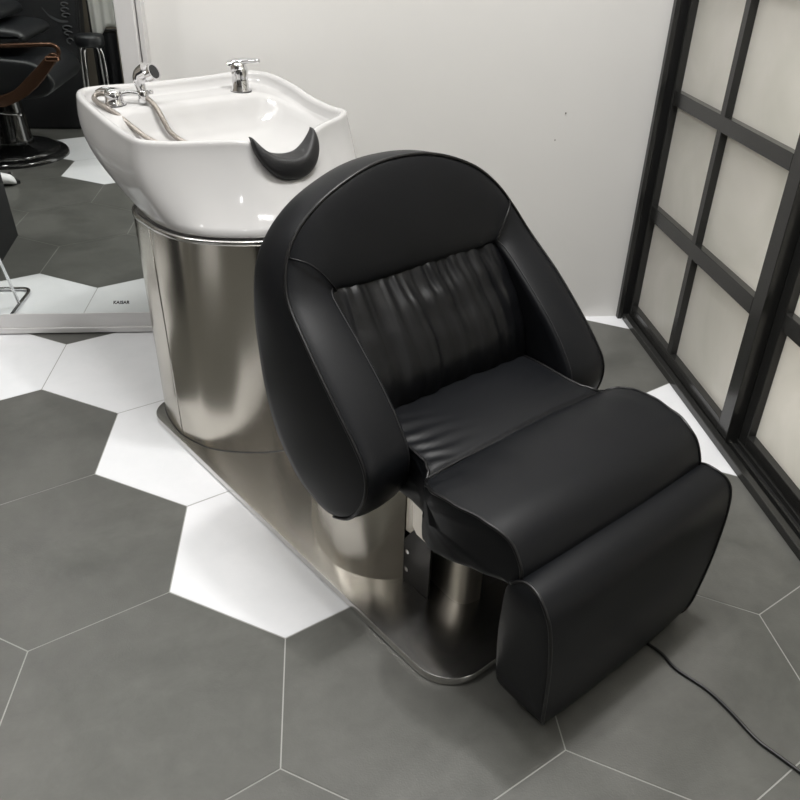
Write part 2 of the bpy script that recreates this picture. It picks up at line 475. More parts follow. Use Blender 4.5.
for d, dz in ((.0008, -.006), (.004, -.0015), (.009, 0), (.015, -.001), (.020, -.005), (.023, -.012)):
    rows.append([(*inset(i, d), rimF[i][2]+dz) for i in range(N)])
base_in = [Vector((*inset(i, .026), rimF[i][2]-.026)) for i in range(N)]
for t in (0, .25, .5, .75, 1.0):
    r = []
    for i in range(N):
        b_ = Vector(bowlF[i]); p = base_in[i].copy()
        p.z = min(p.z, max(b_.z, p.z-.004)) if t == 0 else p.z
        q = p.lerp(b_, t)
        q.z = p.z+(b_.z-p.z)*(t**.7)-.0
        r.append(tuple(q))
    rows.append(r)
cb = Vector((.02, 0))
for s, dz in ((.97, -.010), (.93, -.028), (.88, -.050), (.80, -.075), (.66, -.098), (.45, -.113), (.22, -.120), (.08, -.122)):
    r = []
    for i in range(N):
        x, y, z = bowlF[i]
        zf = .712
        zz = z+(zf-z)*min(1, -dz/.122) if z > zf else z
        zz = zf+(z-zf)*(1-min(1, -dz/.122))
        r.append((cb.x+(x-cb.x)*s, cb.y+(y-cb.y)*s, zz))
    rows.append(r)
bm = bmesh.new(); V = grid(bm, rows, closed_v=True); cap(bm, V[-1]); cap(bm, V[0][::-1])
basin = link('basin', bm, M['ceramic'], unit)
bm = bmesh.new(); lathe(bm, [(.021, .7125), (.021, .7155), (.017, .717), (.004, .7165)], .02, 0, 24)
link('drain', bm, M['chrome'], basin)

# black rubber neck rest lining the notch
oc = spline([(-.093, .838), (-.090, .805), (-.072, .770), (-.040, .745), (0, .737), (.040, .746), (.070, .772), (.085, .806), (.084, .838)], 7)
ic = spline([(-.090, .840), (-.073, .818), (-.050, .800), (-.025, .792), (0, .789), (.026, .793), (.046, .807), (.064, .826), (.079, .842)], 7)
bm = bmesh.new(); rr = []; n = len(oc)
for i in range(n):
    u = i/(n-1); w = max(0, math.sin(PI*u))
    o_ = Vector((0, *oc[i])); q_ = Vector((0, *ic[i])); c_ = (o_+q_)/2; hv = (o_-q_)/2
    face_a = .240+.045*w**.8
    ring = []
    for k in range(24):
        a = 2*PI*k/24; ca, sa = math.cos(a), math.sin(a)
        ca = math.copysign(abs(ca)**.75, ca); sa = math.copysign(abs(sa)**.8, sa)
        depth = (.006+.008*w) if sa > 0 else (.010+.045*w)
        p = c_+hv*ca+Vector((face_a+depth*sa, 0, 0))
        if sa < 0: p.z += .012*w*(-sa)
        ring.append(tuple(p))
    rr.append(ring)
V = grid(bm, rr, closed_v=True); cap(bm, V[0]); cap(bm, V[-1][::-1])
link('neck_rest', bm, M['rubber'], unit)['label'] = 'black textured rubber neck rest'

# taps ------------------------------------------------------------
def tap_body(bm, x, y, z, h, r):
    lathe(bm, [(r*1.18, z), (r*1.18, z+.004), (r*1.0, z+.009), (r*.93, z+h*.55), (r*.98, z+h*.8), (r*.9, z+h*.95), (r*.5, z+h*1.02)], x, y, 28)
ta = (-.245, .168, .838)
bm = bmesh.new(); tap_body(bm, *ta, .070, .0245)
tp = link('mixer_tap', bm, M['chrome'], unit)
bm = bmesh.new(); lathe(bm, [(.031, .834), (.031, .8395), (.026, .840)], ta[0], ta[1], 28); link('tap_gasket', bm, M['dark_metal'], tp)
bm = bmesh.new()
pth = spline([(ta[0]-.020, ta[1]-.016, .905), (ta[0]-.005, ta[1]-.004, .917), (ta[0]+.016, ta[1]+.014, .924), (ta[0]+.050, ta[1]+.036, .928)], 6)
tube(bm, pth, lambda t: .0185*(1-t)+.008*t, 14)
for v in bm.verts: v.co.z = .915+(v.co.z-.915)*.7
link('lever', bm, M['chrome'], tp)
bm = bmesh.new(); bmesh.ops.create_uvsphere(bm, u_segments=18, v_segments=12, radius=.0235, matrix=Matrix.Translation((ta[0]-.002, ta[1]-.002, .900)))
link('tap_cap', bm, M['chrome'], tp)

sa = (-.262, -.205, .838)
bm = bmesh.new(); tap_body(bm, *sa, .034, .0255)
bmesh.ops.create_uvsphere(bm, u_segments=18, v_segments=12, radius=.024, matrix=Matrix.Translation((sa[0], sa[1], .869))@Matrix.Diagonal((1, 1, .5, 1)))
sp = link('shower_mixer', bm, M['chrome'], unit)
bm = bmesh.new(); lathe(bm, [(.031, .834), (.031, .8395), (.027, .840)], sa[0], sa[1], 28); link('tap_gasket', bm, M['dark_metal'], sp)
bm = bmesh.new()
tube(bm, spline([(sa[0], sa[1], .872), (sa[0]-.022, sa[1]-.018, .874), (sa[0]-.038, sa[1]-.03, .866)], 5), lambda t: .009*(1-t)+.006*t, 10)
link('lever', bm, M['chrome'], sp)
hold = Vector((-.222, -.140, .866))
bm = bmesh.new()
tube(bm, spline([(sa[0]+.006, sa[1]+.012, .864), (sa[0]+.02, sa[1]+.035, .868), (hold.x-.004, hold.y-.01, .866)], 5), .0065, 10)
link('holder_arm', bm, M['chrome'], sp)
bm = bmesh.new()
lathe(bm, [(.010, .842), (.0145, .846), (.0145, .872), (.012, .875)], hold.x, hold.y, 20)
tube(bm, [hold+Vector((.004, .004, .004)), hold+Vector((.02, .018, .006))], .006, 10)
link('shower_holder', bm, M['chrome'], sp)
# hand shower: handle rising from the holder and a domed head
bm = bmesh.new()
hp = spline([hold+Vector((0, 0, .004)), hold+Vector((-.006, -.004, .026)), hold+Vector((-.004, 0, .046)), hold+Vector((.010, .012, .058))], 6)
tube(bm, hp, lambda t: .011+.011*t, 14)
mt = Matrix.Translation(hold+Vector((.020, .020, .052)))@Matrix.Rotation(math.radians(62), 4, Vector((-.57, .82, 0)).normalized())
bmesh.ops.create_cone(bm, cap_ends=True, segments=24, radius1=.019, radius2=.0235, depth=.022, matrix=mt)
hs = link('hand_shower', bm, M['chrome'], unit, angle=45)
bm = bmesh.new()
bmesh.ops.create_cone(bm, cap_ends=True, segments=24, radius1=.0175, radius2=.0175, depth=.002, matrix=mt@Matrix.Translation((0, 0, .0115)))
link('spray_face', bm, M['rubber'], hs, angle=45)
bm = bmesh.new()
tube(bm, spline([(sa[0]-.012, sa[1]-.020, .866), (-.288, -.238, .864), (-.284, -.250, .856), (-.262, -.251, .850), (-.225, -.244, .842), (-.190, -.228, .826), (-.155, -.208, .800), (-.12, -.18, .772), (-.08, -.13, .748), (-.03, -.06, .732), (.02, .0, .728), (.0, .04, .729),
                 (-.05, .02, .733), (-.09, -.04, .742), (-.122, -.085, .753), (-.142, -.112, .778), (-.154, -.122, .806), (-.172, -.128, .834), (-.195, -.133, .850), (hold.x+.004, hold.y+.002, .858)], 10), .0068, 10)
link('shower_hose', bm, M['hose'], unit)

# ------------------------------------------------------------------ chair shell: back and arms in one padded U
# half stations, top centre -> arm tip : (OF outer piping), (OR outer rear edge), (IF inner seam / cushion line)
OF = [(.686, 0, .882), (.688, .07, .877), (.694, .14, .859), (.700, .213, .826), (.706, .272, .779), (.720, .309, .727), (.752, .331, .672), (.835, .342, .602), (.912, .345, .533), (.975, .345, .472),
      (1.006, .345, .425), (1.000, .345, .362), (.958, .345, .298), (.905, .345, .268)]
OR_ = [(.602, 0, .868), (.603, .07, .863), (.606, .14, .845), (.610, .218, .810), (.614, .282, .758), (.620, .321, .700), (.632, .338, .625), (.640, .342, .540), (.662, .345, .435), (.700, .345, .348),
       (.765, .345, .285), (.825, .345, .266), (.870, .345, .262), (.895, .345, .264)]
IF = [(.748, 0, .664), (.748, .06, .664), (.748, .12, .664), (.748, .175, .664), (.746, .212, .668), (.752, .228, .662), (.782, .232, .642), (.850, .232, .590), (.920, .232, .530), (.972, .232, .470),
      (.998, .232, .420), (.990, .232, .355), (.950, .232, .298), (.902, .232, .272)]
IR = [(.735, 0, .650), (.735, .06, .650), (.735, .12, .650), (.735, .17, .650), (.728, .205, .650), (.735, .225, .630), (.745, .238, .60), (.765, .240, .54), (.79, .240, .48), (.82, .240, .42),
      (.85, .240, .36), (.86, .240, .33), (.875, .240, .295), (.892, .240, .274)]
def mirror_st(L):
    return [(a, -b, z) for a, b, z in L[:0:-1]]+list(L)
def dense(L, n=6):
    o = [Vector(p) for p in spline(mirror_st(L), n)]
    for p in o:
        k = max(0, min(1, (p.z-.66)/.16)); p.y -= .012*k*k*(3-2*k)      # upholstery sits a touch to one side
    return o
dOF, dOR, dIF, dIR = dense(OF), dense(OR_), dense(IF), dense(IR)
NS = len(dOF)
def wr(p, sc, seed=0): return noise.noise(Vector(p)*sc+Vector((seed, seed*1.7, 0)))
rows = []
cen = Vector((.80, 0, .50))
for k in range(NS):
    of, orr, fi, ir = dOF[k], dOR[k], dIF[k], dIR[k]
    u = abs(2*k/(NS-1)-1)                       # 0 top .. 1 tip
    outw = (of+orr)/2-cen; outw.x = 0
    if outw.length < 1e-6: outw = Vector((0, 0, 1))
    outw.normalize()
    prev = dOF[max(k-1, 0)]; nxt = dOF[min(k+1, NS-1)]
    tang = (nxt-prev).normalized()
    fd = (fi-of)
    fn = tang.cross(fd).normalized() if fd.length > 1e-5 else Vector((1, 0, 0))
    if fn.x < 0: fn = -fn
    side_n = tang.cross(orr-of)
    side_n = side_n.normalized() if side_n.length > 1e-6 else outw
    if side_n.dot(outw) < 0: side_n = -side_n
    side_len = (orr-of).length
    ring = []
    # inside rear -> rear rounded edge -> side -> piping
    inn = orr-outw*.05; inn.x -= .006 if u < .6 else 0
    ring.append(inn)
    ring.append(orr-outw*.022+Vector((-.002, 0, 0)))
    ring.append(orr-outw*.006+(of-orr)*.012)
    for t in (.06, .14, .26, .4, .55, .7, .82, .92, .97):
        ring.append(orr.lerp(of, t)+side_n*(.010*math.sin(PI*min(1, t*1.0))**.6*min(1, side_len/.12)))
    ring.append(of+side_n*.0015)
    ring.append(of+fn*.002)
    L = fd.length
    w = min(1, L/.11)
    for t in (.03, .07, .14, .24, .36, .5, .64, .76, .86, .93, .97):
        bl = (.012 if u > .42 else .012+.006*(1-u/.42))
        p = of.lerp(fi, t)+fn*(bl*w*(4*t*(1-t))**.55+.0)
        if u < .40:
            p += fn*.0035*wr(p, 9)*(1-abs(2*t-1))
        ring.append(p)
    ring.append(fi+fn*.0005)
    ring.append(fi.lerp(ir, .12)-fn*.001)
    for t in (.3, .6, 1): ring.append(fi.lerp(ir, t))
    rows.append([tuple(v) for v in ring])
bm = bmesh.new(); V = grid(bm, rows); cap(bm, V[0]); cap(bm, V[-1][::-1])
shell = link('chair_shell', bm, M['leather'], unit, angle=60)
# rear panel closing the U
rows = []
for k in range(len(dOR)//2+1):
    a, b = dOR[k], dOR[len(dOR)-1-k]
    h = abs(b.y-a.y)/2
    out_ = (a-cen); out_.y = 0; out_ = out_.normalized()
    if k > len(dOR)//2-30: out_ = Vector((-1, 0, 0)).lerp(out_, .0)
    r = []
    for j in range(25):
        t = j/24; s = 4*t*(1-t)
        y = a.y+(b.y-a.y)*t
        y *= .985
        p = Vector((a.x, y, a.z-.004))+out_*(.05*min(1, h/.3)*s**.6*1.0-.004)
        r.append(tuple(p))
    rows.append(r)
bm = bmesh.new(); grid(bm, rows)
bmesh.ops.solidify(bm, geom=bm.faces[:], thickness=.006)
link('back_panel', bm, M['leather'], unit)
# piping along the outer front edge
bm = bmesh.new(); pp = []
for k in range(NS):
    of, orr, fi = dOF[k], dOR[k], dIF[k]
    tang = (dOF[min(k+1, NS-1)]-dOF[max(k-1, 0)]).normalized()
    fn = tang.cross(fi-of).normalized()
    if fn.x < 0: fn = -fn
    outw = (of+orr)/2-cen; outw.x = 0; outw.normalize()
    pp.append(of+fn*.002+outw*.002)
tube(bm, pp, .0034, 10); link('piping', bm, M['leather_piping'], shell)
# stitched seams: shoulder seams and twin inner arm seams
for s in (-1, 1):
    bm = bmesh.new()
    k0 = NS//2+s*int(6*4.8)
    a = dOF[k0]; b = dIF[NS//2+s*int(6*4.4)]
    pts = []
    for j in range(13):
        t = j/12
        p = a.lerp(b, t); p.x += .0125*(4*t*(1-t))**.55+.003; p.y += s*.004*math.sin(PI*t); p.z += .020*math.sin(PI*t)
        pts.append(p)
    tube(bm, pts, .0018, 6); link('shoulder_seam', bm, M['leather_piping'], shell)
    bm = bmesh.new(); pts = []
    for k in range(27, 64):
        kk = NS//2+s*k
        if not 0 <= kk < NS: continue
        of, fi = dOF[kk], dIF[kk]
        tang = (dOF[min(kk+1, NS-1)]-dOF[max(kk-1, 0)]).normalized(); fn = tang.cross(fi-of).normalized()
        if fn.x < 0: fn = -fn
        pts.append(of.lerp(fi, .93)+fn*.0062)
    tube(bm, pts, .0013, 6); link('arm_seam', bm, M['thread'], shell)

# pleated back cushion
rows = []
NU, NV = 200, 46
for i in range(NU+1):
    u = i/NU; b = -.238+.476*u; r = []
    for j in range(NV+1):
        v = j/NV
        a = .742+(.864-.742)*v; z = .672+(.412-.672)*v
        nrm = Vector((.24, 0, .125)).normalized()
        edge = min(1, (4*v*(1-v))**.5*1.15)
        bul = .044*math.sin(PI*v**1.7)**.75*(1-.55*abs(2*u-1)**4)+.006*edge
        sway = .010*noise.noise(Vector((b*3, v*1.2, 0)))
        x = (b+sway*2+.05*(v-.5)*(b)*.3)
        amp = .0080*(.55+.5*math.exp(-v*2.2)+.3*math.exp(-(1-v)*5))*min(1, v*9+.35)
        pl = noise.noise(Vector((x*34, v*.9, 1.3)))+.5*noise.noise(Vector((x*70, v*1.7, 4.1)))*math.exp(-v*3)
        pl = math.copysign(abs(pl)**.8, pl)
        p = Vector((a, b, z))+nrm*(bul+amp*pl)
        p += Vector((.003, 0, .006))*wr((b, v, 0), 5)
        r.append(tuple(p))
    rows.append(r)
bm = bmesh.new(); grid(bm, rows)
bmesh.ops.solidify(bm, geom=bm.faces[:], thickness=.02)
link('back_cushion', bm, M['leather_soft'], unit)['label'] = 'pleated black leather back cushion'

# ------------------------------------------------------------------ seat: loft along a closed side profile with varying half width
def slab(name, prof, wf, parent, nb=40, n=6, disp=None, crown=0., m=None, pipe=None, seg_closed=True, capb=.006, rnd=.0):
    P = [Vector((p[0], p[1])) for p in spline(prof, n, closed=True)]
    NP = len(P)
    area = sum(P[i].x*P[(i+1) % NP].y-P[(i+1) % NP].x*P[i].y for i in range(NP))
    sg = 1 if area > 0 else -1
    rows = []; nrmz = []
    for i, p in enumerate(P):
        t = (P[(i+1) % NP]-P[i-1]).normalized(); nn = Vector((t.y, -t.x))*sg
        nrmz.append(nn)
        w = wf(p.x, p.y); r = []
        for j in range(nb+1):
            s = -1+2*j/nb
            sx = math.sin(s*PI/2)*.35+s*.65
            b = w*sx
            d = crown*(1-abs(sx)**2.6)
            q = Vector((p.x+nn.x*d, b, p.y+nn.y*d))
            if disp: q += disp(p.x, b, p.y, nn, w)
            r.append(tuple(q))
        rows.append(r)
    bm = bmesh.new(); V = grid(bm, rows, closed_u=True)
    c = sum(P, Vector((0, 0)))/NP
    for s, j in ((-1, 0), (1, nb)):
        last = [V[i][j] for i in range(NP)]
        for sc, bo in ((.97, .3), (.85, .7), (.6, 1.0), (.3, 1.0)):
            cur = []
            for i in range(NP):
                q = c+(P[i]-c)*sc
                cur.append(bm.verts.new((q.x, s*(wf(q.x, q.y)+capb*bo), q.y)))
            for i in range(NP):
                f = (last[i], last[(i+1) % NP], cur[(i+1) % NP], cur[i])
                bm.faces.new(f)
            last = cur
        cap(bm, last)
    o = link(name, bm, m or M['leather'], parent, angle=50)
    if pipe:
        for s, j in ((-1, 0), (1, nb)):
            pts = [Vector(rows[i][j]) for i in range(NP)]
            sel = [q for q, i in zip(pts, range(NP)) if pipe(P[i])]
            # rotate so that the run is contiguous
            idx = [i for i in range(NP) if pipe(P[i])]
            if len(idx) == NP:
                closed = True
            else:
                closed = False
                st = next(i for i in range(NP) if pipe(P[i]) and not pipe(P[i-1]))
                sel = []
                i = st
                while pipe(P[i % NP]) and len(sel) < NP: sel.append(Vector(rows[i % NP][j])); i += 1
            bm = bmesh.new(); tube(bm, sel, .0034, 10, closed=closed); link('piping', bm, M['leather_piping'], o)
    return o
def seat_w(a, z):
    ks = [(.70, .232), (.90, .228), (1.00, .225), (1.035, .228), (1.060, .240), (1.080, .262), (1.100, .280), (1.13, .290), (1.18, .288), (1.24, .277), (1.30, .266), (1.36, .262)]
    if a <= ks[0][0]: return ks[0][1]
    for (a0, w0), (a1, w1) in zip(ks, ks[1:]):
        if a <= a1:
            t = (a-a0)/(a1-a0); t = t*t*(3-2*t); return w0+(w1-w0)*t
    return ks[-1][1]
def seat_disp(a, b, z, nn, w):
    if nn.y < .3: 
        k = .35
    else: k = 1
    # seam between rear and front pads curves backwards at the middle
    sa_ = 1.078+.004*math.cos(b*10)
    d = -.0075*math.exp(-((a-sa_)/.007)**2)*(1 if nn.y > .3 else 0)
    # gathers near the waist of the piping
    e = math.exp(-((w-abs(b))/.065)**1.5)
    g_ = math.exp(-((a-1.0)/.085)**2)
    ang = (a*95+abs(b)*28)
    e *= min(1, (w-abs(b))/.02)*(1 if b < 0 else .45)
    d += k*.0040*e*g_*math.sin(ang*1.9+2.5*wr((a, b, 0), 14))
    f_ = math.exp(-((a-1.13)/.05)**2)
    d += k*.0022*f_*noise.noise(Vector((a*9, b*22, 2)))*(1 if nn.y > .3 else 0)
    d += k*.003*noise.noise(Vector((a*6, b*6, 5)))
    return Vector((nn.x*d, 0, nn.y*d))
seat_prof = [(.80, .405), (.84, .424), (.90, .428), (.97, .428), (1.04, .426), (1.075, .424), (1.11, .434), (1.16, .441), (1.22, .442), (1.265, .437), (1.300, .420), (1.320, .390), (1.326, .362),
             (1.315, .342), (1.28, .333), (1.20, .318), (1.12, .303), (1.05, .305), (.95, .31), (.86, .32), (.81, .35)]
seat = slab('seat', seat_prof, seat_w, unit, nb=80, n=10, disp=seat_disp, crown=.012, pipe=lambda p: p.y > .352 and p.x > .86, capb=.004)
bm = bmesh.new()
pts = []
for j in range(41):
    b = -.262+.524*j/40
    pts.append((1.078+.004*math.cos(b*10), b, .4185+.012*(1-abs(b/.265)**2.6)))
tube(bm, pts, .0016, 6); link('cross_seam', bm, M['leather_piping'], seat)

# leg rest
def foot_w(a, z):
    t = max(0, min(1, (z-.02)/.34)); w = .236+(.279-.236)*t
    if z < .07: w -= .016*((.07-z)/.05)**2
    if z > .34: w -= .010*((z-.34)/.03)**2 if z < .37 else .010
    return w
foot_prof = [(1.302, .315), (1.312, .350), (1.335, .368), (1.362, .368), (1.386, .356), (1.401, .330), (1.407, .28), (1.408, .20), (1.405, .10), (1.400, .045), (1.388, .022), (1.350, .024), (1.305, .036),
             (1.285, .055), (1.281, .10), (1.288, .20), (1.296, .27)]
def foot_disp(a, b, z, nn, w):
    d = .0025*noise.noise(Vector((z*8, b*5, 9)))
    return Vector((nn.x*d, 0, nn.y*d))
leg = slab('leg_rest', foot_prof, foot_w, unit, nb=60, n=8, disp=foot_disp, crown=.006, pipe=lambda p: p.x > 1.345 or p.y > .352, capb=.004)
# zip / welt between seat and leg rest
bm = bmesh.new(); tube(bm, [(1.331, -.262, .352), (1.338, -.15, .364), (1.340, 0, .366), (1.338, .15, .364), (1.331, .262, .352)], .0022, 8)
link('welt', bm, M['thread'], leg)
bm = bmesh.new(); bmesh.ops.create_uvsphere(bm, u_segments=12, v_segments=8, radius=.005, matrix=Matrix.Translation((1.336, -.25, .362))@Matrix.Diagonal((1, 2, .8, 1)))
link('zip_pull', bm, M['chrome'], leg)

# steel covers of the lift under the seat
def ushell(name, pts, z0, z1, thick=.003, m=None, parent=None):
    """pts: open polyline (a,b) for b<0 side from rear to front opening; mirrored to both sides, closed at the rear"""
    P = [tuple(p) for p in spline(pts, 6)]
    full_ = P[::-1]+[(a, -b) for a, b in P[1:] if True]
    bm = bmesh.new()
    grid(bm, [[(a, b, z) for a, b in full_] for z in (z0, z0+(z1-z0)*.5, z1)])
    bmesh.ops.recalc_face_normals(bm, faces=bm.faces[:])
    bmesh.ops.solidify(bm, geom=bm.faces[:], thickness=thick)
    return link(name, bm, m or M['steel'], parent or unit, angle=40)
col = ushell('lift_column', [(.60, 0), (.605, -.12), (.63, -.21), (.70, -.258), (.78, -.272), (.825, -.270), (.869, -.251), (.907, -.223), (.937, -.182)], ZB, .345)
bm = bmesh.new(); box(bm, .905, .915, -.19, .19, ZB, .335, 0); link('column_liner', bm, M['dark_metal'], col, smooth=False)
bm = bmesh.new(); box(bm, .930, .972, -.180, -.174, .165, .345, 0); link('side_flange', bm, M['steel'], col, smooth=False)
# inner telescoping cover
col2 = ushell('inner_column', [(.955, 0), (.955, -.10), (.960, -.130), (1.01, -.137), (1.045, -.139), (1.066, -.136), (1.080, -.126), (1.087, -.108), (1.089, -.088)], ZB, .31, m=M['steel_satin_lit'])
bm = bmesh.new(); box(bm, 1.060, 1.072, -.118, .118, ZB, .305, 0); link('column_liner', bm, M['dark_metal'], col2, smooth=False)
def recentre(o, x, y):
    o.data.transform(Matrix.Translation((-x, -y, 0))); o.location = (x, y, 0)
    for c in o.children: c.data.transform(Matrix.Translation((-x, -y, 0)))
recentre(col, .80, 0); recentre(col2, 1.02, 0); recentre(ped, .14, 0)
# bracket with two screws between them
bm = bmesh.new()
br = [(.932, .021), (1.02, .021), (1.02, .235), (1.00, .232), (.945, .152), (.930, .125)]
a = [bm.verts.new((x, -.181, z)) for x, z in br]; b = [bm.verts.new((x, -.176, z)) for x, z in br]
for i in range(6): bm.faces.new((a[i], a[(i+1) % 6], b[(i+1) % 6], b[i]))
bm.faces.new(a); bm.faces.new(b[::-1])
brk = link('bracket', bm, M['dark_metal'], unit, smooth=False)
for z in (.060, .112):
    bm = bmesh.new()
    bmesh.ops.create_cone(bm, cap_ends=True, segments=16, radius1=.0055, radius2=.0055, depth=.004, matrix=Matrix.Translation((.950, -.182, z))@Matrix.Rotation(PI/2, 4, 'X'))
    link('screw', bm, M['chrome'], brk, angle=40)
# steel plates beside the seat tray
fr = [(.985, .335), (1.09, .32), (1.09, .215), (1.04, .203), (1.0, .207), (.987, .222)]
for s_ in (-1, 1):
    bm = bmesh.new()
    a = [bm.verts.new((x, s_*.205, z)) for x, z in fr]; b = [bm.verts.new((x, s_*.198, z)) for x, z in fr]; n = len(fr)
    for i in range(n): bm.faces.new((a[i], a[(i+1) % n], b[(i+1) % n], b[i]))
    bm.faces.new(a); bm.faces.new(b[::-1])
    link('seat_side_plate', bm, M['steel_satin_lit'], unit, smooth=False)
bm = bmesh.new(); box(bm, .72, 1.29, -.196, .196, .285, .325, .003); box(bm, 1.24, 1.30, -.10, .10, .16, .30, .003)
link('seat_tray', bm, M['dark_metal'], unit, smooth=False)
# mains lead from under the leg rest
bm = bmesh.new()
tube(bm, spline([(1.215, .12, .012), (1.26, .118, .006), (1.32, .113, .004), (1.382, .111, .004), (1.425, .112, .004), (1.468, .101, .004), (1.534, .105, .004), (1.59, .096, .004), (1.657, .078, .004), (1.70, .077, .004), (1.78, .079, .004), (1.9, .09, .004)], 8), .0036, 8)
link('power_cord', bm, M['cable'], unit)['label'] = 'thin black cable on the floor'

# ------------------------------------------------------------------ things seen in the mirror (standing on the camera side)
def V_(x, vy, z=0.): return Vector((x, 2*W-vy, z))
# barber chair
bc = empty('barber_chair', V_(-.90, 2.40), label='black barber chair on a round black base, seen in the mirror', cat='barber chair')
def vb(name, bm, m, parent=bc, **k):
    shift(bm, bc if parent is bc or parent.parent is bc else parent); return link(name, bm, m, parent, **k)
def V3(p): return V_(*p)
def extr(bm, prof, vy0, vy1, bev=0.):
    a = [bm.verts.new(V_(x, vy0, z)) for x, z in prof]; b = [bm.verts.new(V_(x, vy1, z)) for x, z in prof]; n = len(prof)
    fs = [bm.faces.new((a[i], a[(i+1) % n], b[(i+1) % n], b[i])) for i in range(n)]
    fs += [bm.faces.new(a), bm.faces.new(b[::-1])]
    bmesh.ops.recalc_face_normals(bm, faces=bm.faces[:])
    if bev: bmesh.ops.bevel(bm, geom=list({e for f in (fs[-2], fs[-1]) for e in f.edges}), offset=bev, segments=4, profile=.5, affect='EDGES')
p0 = V_(-.90, 2.40)
bm = bmesh.new(); lathe(bm, [(.315, 0), (.315, .012), (.305, .026), (.268, .032), (.262, .045), (.24, .055), (.15, .065), (.14, .075)], p0.x, p0.y, 56); vb('base', bm, M['black_gloss'], angle=50)
bm = bmesh.new(); lathe(bm, [(.14, .07), (.125, .10), (.105, .30), (.10, .34)], p0.x, p0.y, 40); colb = vb('column', bm, M['black_gloss'])
bm = bmesh.new(); tube(bm, [V_(-.98, 2.26, .27), V_(-.75, 2.20, .27)], .006, 10); bmesh.ops.create_uvsphere(bm, u_segments=12, v_segments=8, radius=.012, matrix=Matrix.Translation(V_(-.745, 2.2, .27))); vb('pump_lever', bm, M['chrome'])
bm = bmesh.new(); extr(bm, [(p[0], p[1]) for p in spline([(-1.5, .40), (-1.5, .56), (-1.0, .575), (-.68, .57), (-.56, .54), (-.50, .47), (-.52, .41), (-.62, .375), (-.9, .36)], 5, closed=True)], 2.08, 2.66, .02)
vb('seat', bm, M['black_vinyl'], angle=50)
for vy, dx in ((2.03, 0), (2.70, -.34)):
    bm = bmesh.new()
    prof = spline([(-1.5, .33), (-1.2, .335), (-.95, .335), (-.78, .345), (-.66, .385), (-.56, .455), (-.47, .55), (-.435, .60), (-.475, .612), (-.54, .555), (-.62, .485), (-.70, .425), (-.82, .395), (-1.1, .385), (-1.5, .385)], 4)
    extr(bm, [(p[0]+dx, p[1]) for p in prof], vy-.02, vy+.02, .004)
    fr_ = vb('arm_frame', bm, M['bronze'], angle=40)
    bm = bmesh.new(); box(bm, dx-.50, dx-.432, 2*W-vy-.024, 2*W-vy+.024, .575, .60, .006); vb('copper_collar', bm, M['copper'], fr_, smooth=False)
    bm = bmesh.new()
    tube(bm, [V_(p[0]+dx, p[1], p[2]) for p in spline([(-1.5, vy, .612), (-1.1, vy, .622), (-.7, vy, .642), (-.50, vy, .652), (-.452, vy, .648), (-.432, vy, .63), (-.437, vy, .60)], 6)], .011, 10)
    vb('armrest', bm, M['bronze'])
bm = bmesh.new(); extr(bm, [(p[0], p[1]) for p in spline([(-1.5, .62), (-1.5, .70), (-1.0, .715), (-.70, .71), (-.62, .68), (-.64, .64), (-.74, .62), (-1.0, .61)], 5, closed=True)], 2.12, 2.62, .03)
vb('seat_cushion', bm, M['black_vinyl'], angle=50)
bm = bmesh.new(); extr(bm, [(p[0], p[1]) for p in spline([(-1.5, .72), (-1.5, .80), (-1.0, .81), (-.80, .805), (-.74, .77), (-.78, .73), (-1.0, .72)], 5, closed=True)], 2.18, 2.60, .03)
vb('back_cushion', bm, M['black_vinyl'], angle=50)
# backrest rising at the rear
bm = bmesh.new(); extr(bm, [(-1.5, .78), (-1.48, 1.25), (-1.25, 1.27), (-1.10, .80)], 2.16, 2.62, .03); vb('backrest', bm, M['black_vinyl'], angle=50)

# black cloth covered board with a pale printed flourish
bd = empty('covered_stand', V_(-.98, 3.10), label='black cloth-covered stand with a faint flourish, seen in the mirror behind the barber chair', cat='stand')
def part(name, bm, m, root, **k):
    shift(bm, root); return link(name, bm, m, root, **k)
bm = bmesh.new(); extr(bm, [(-1.45, 0.0), (-1.45, 1.25), (-.50, 1.25), (-.56, .72), (-.60, .22), (-.625, 0)], 3.02, 3.18, .02); part('cover', bm, M['black_fabric'], bd, angle=50)
bm = bmesh.new()
def q3(px_, py_):   # photo-read crop position to plane point
    return px_, py_
fl_ = spline([(-.765, .715), (-.735, .675), (-.70, .652), (-.665, .640), (-.625, .640)], 6)
for i in range(len(fl_)-1):
    w0 = .003+.006*math.sin(PI*i/len(fl_)); w1 = .003+.006*math.sin(PI*(i+1)/len(fl_))
    a, b = fl_[i], fl_[i+1]
    bm.faces.new([bm.verts.new(V_(a[0], 3.016, a[1]-w0)), bm.verts.new(V_(b[0], 3.016, b[1]-w1)), bm.verts.new(V_(b[0], 3.016, b[1]+w1)), bm.verts.new(V_(a[0], 3.016, a[1]+w0))])
for (cx, cz, rx, rz) in ((-.630, .735, .020, .010), (-.632, .705, .022, .011), (-.630, .675, .024, .010), (-.635, .605, .026, .012), (-.634, .575, .024, .010), (-.632, .530, .018, .016)):
    tube(bm, [V_(cx+rx*math.cos(2*PI*k/16), 3.014, cz+rz*math.sin(2*PI*k/16)) for k in range(13)], .0035, 6)
part('printed_flourish', bm, M['emboss'], bd)
bm = bmesh.new(); tube(bm, [V_(-.50, 3.0, .95), V_(-.55, 3.0, .72), V_(-.59, 3.0, .22), V_(-.615, 3.0, .02)], .007, 8); part('edge_rod', bm, M['dark_metal'], bd)

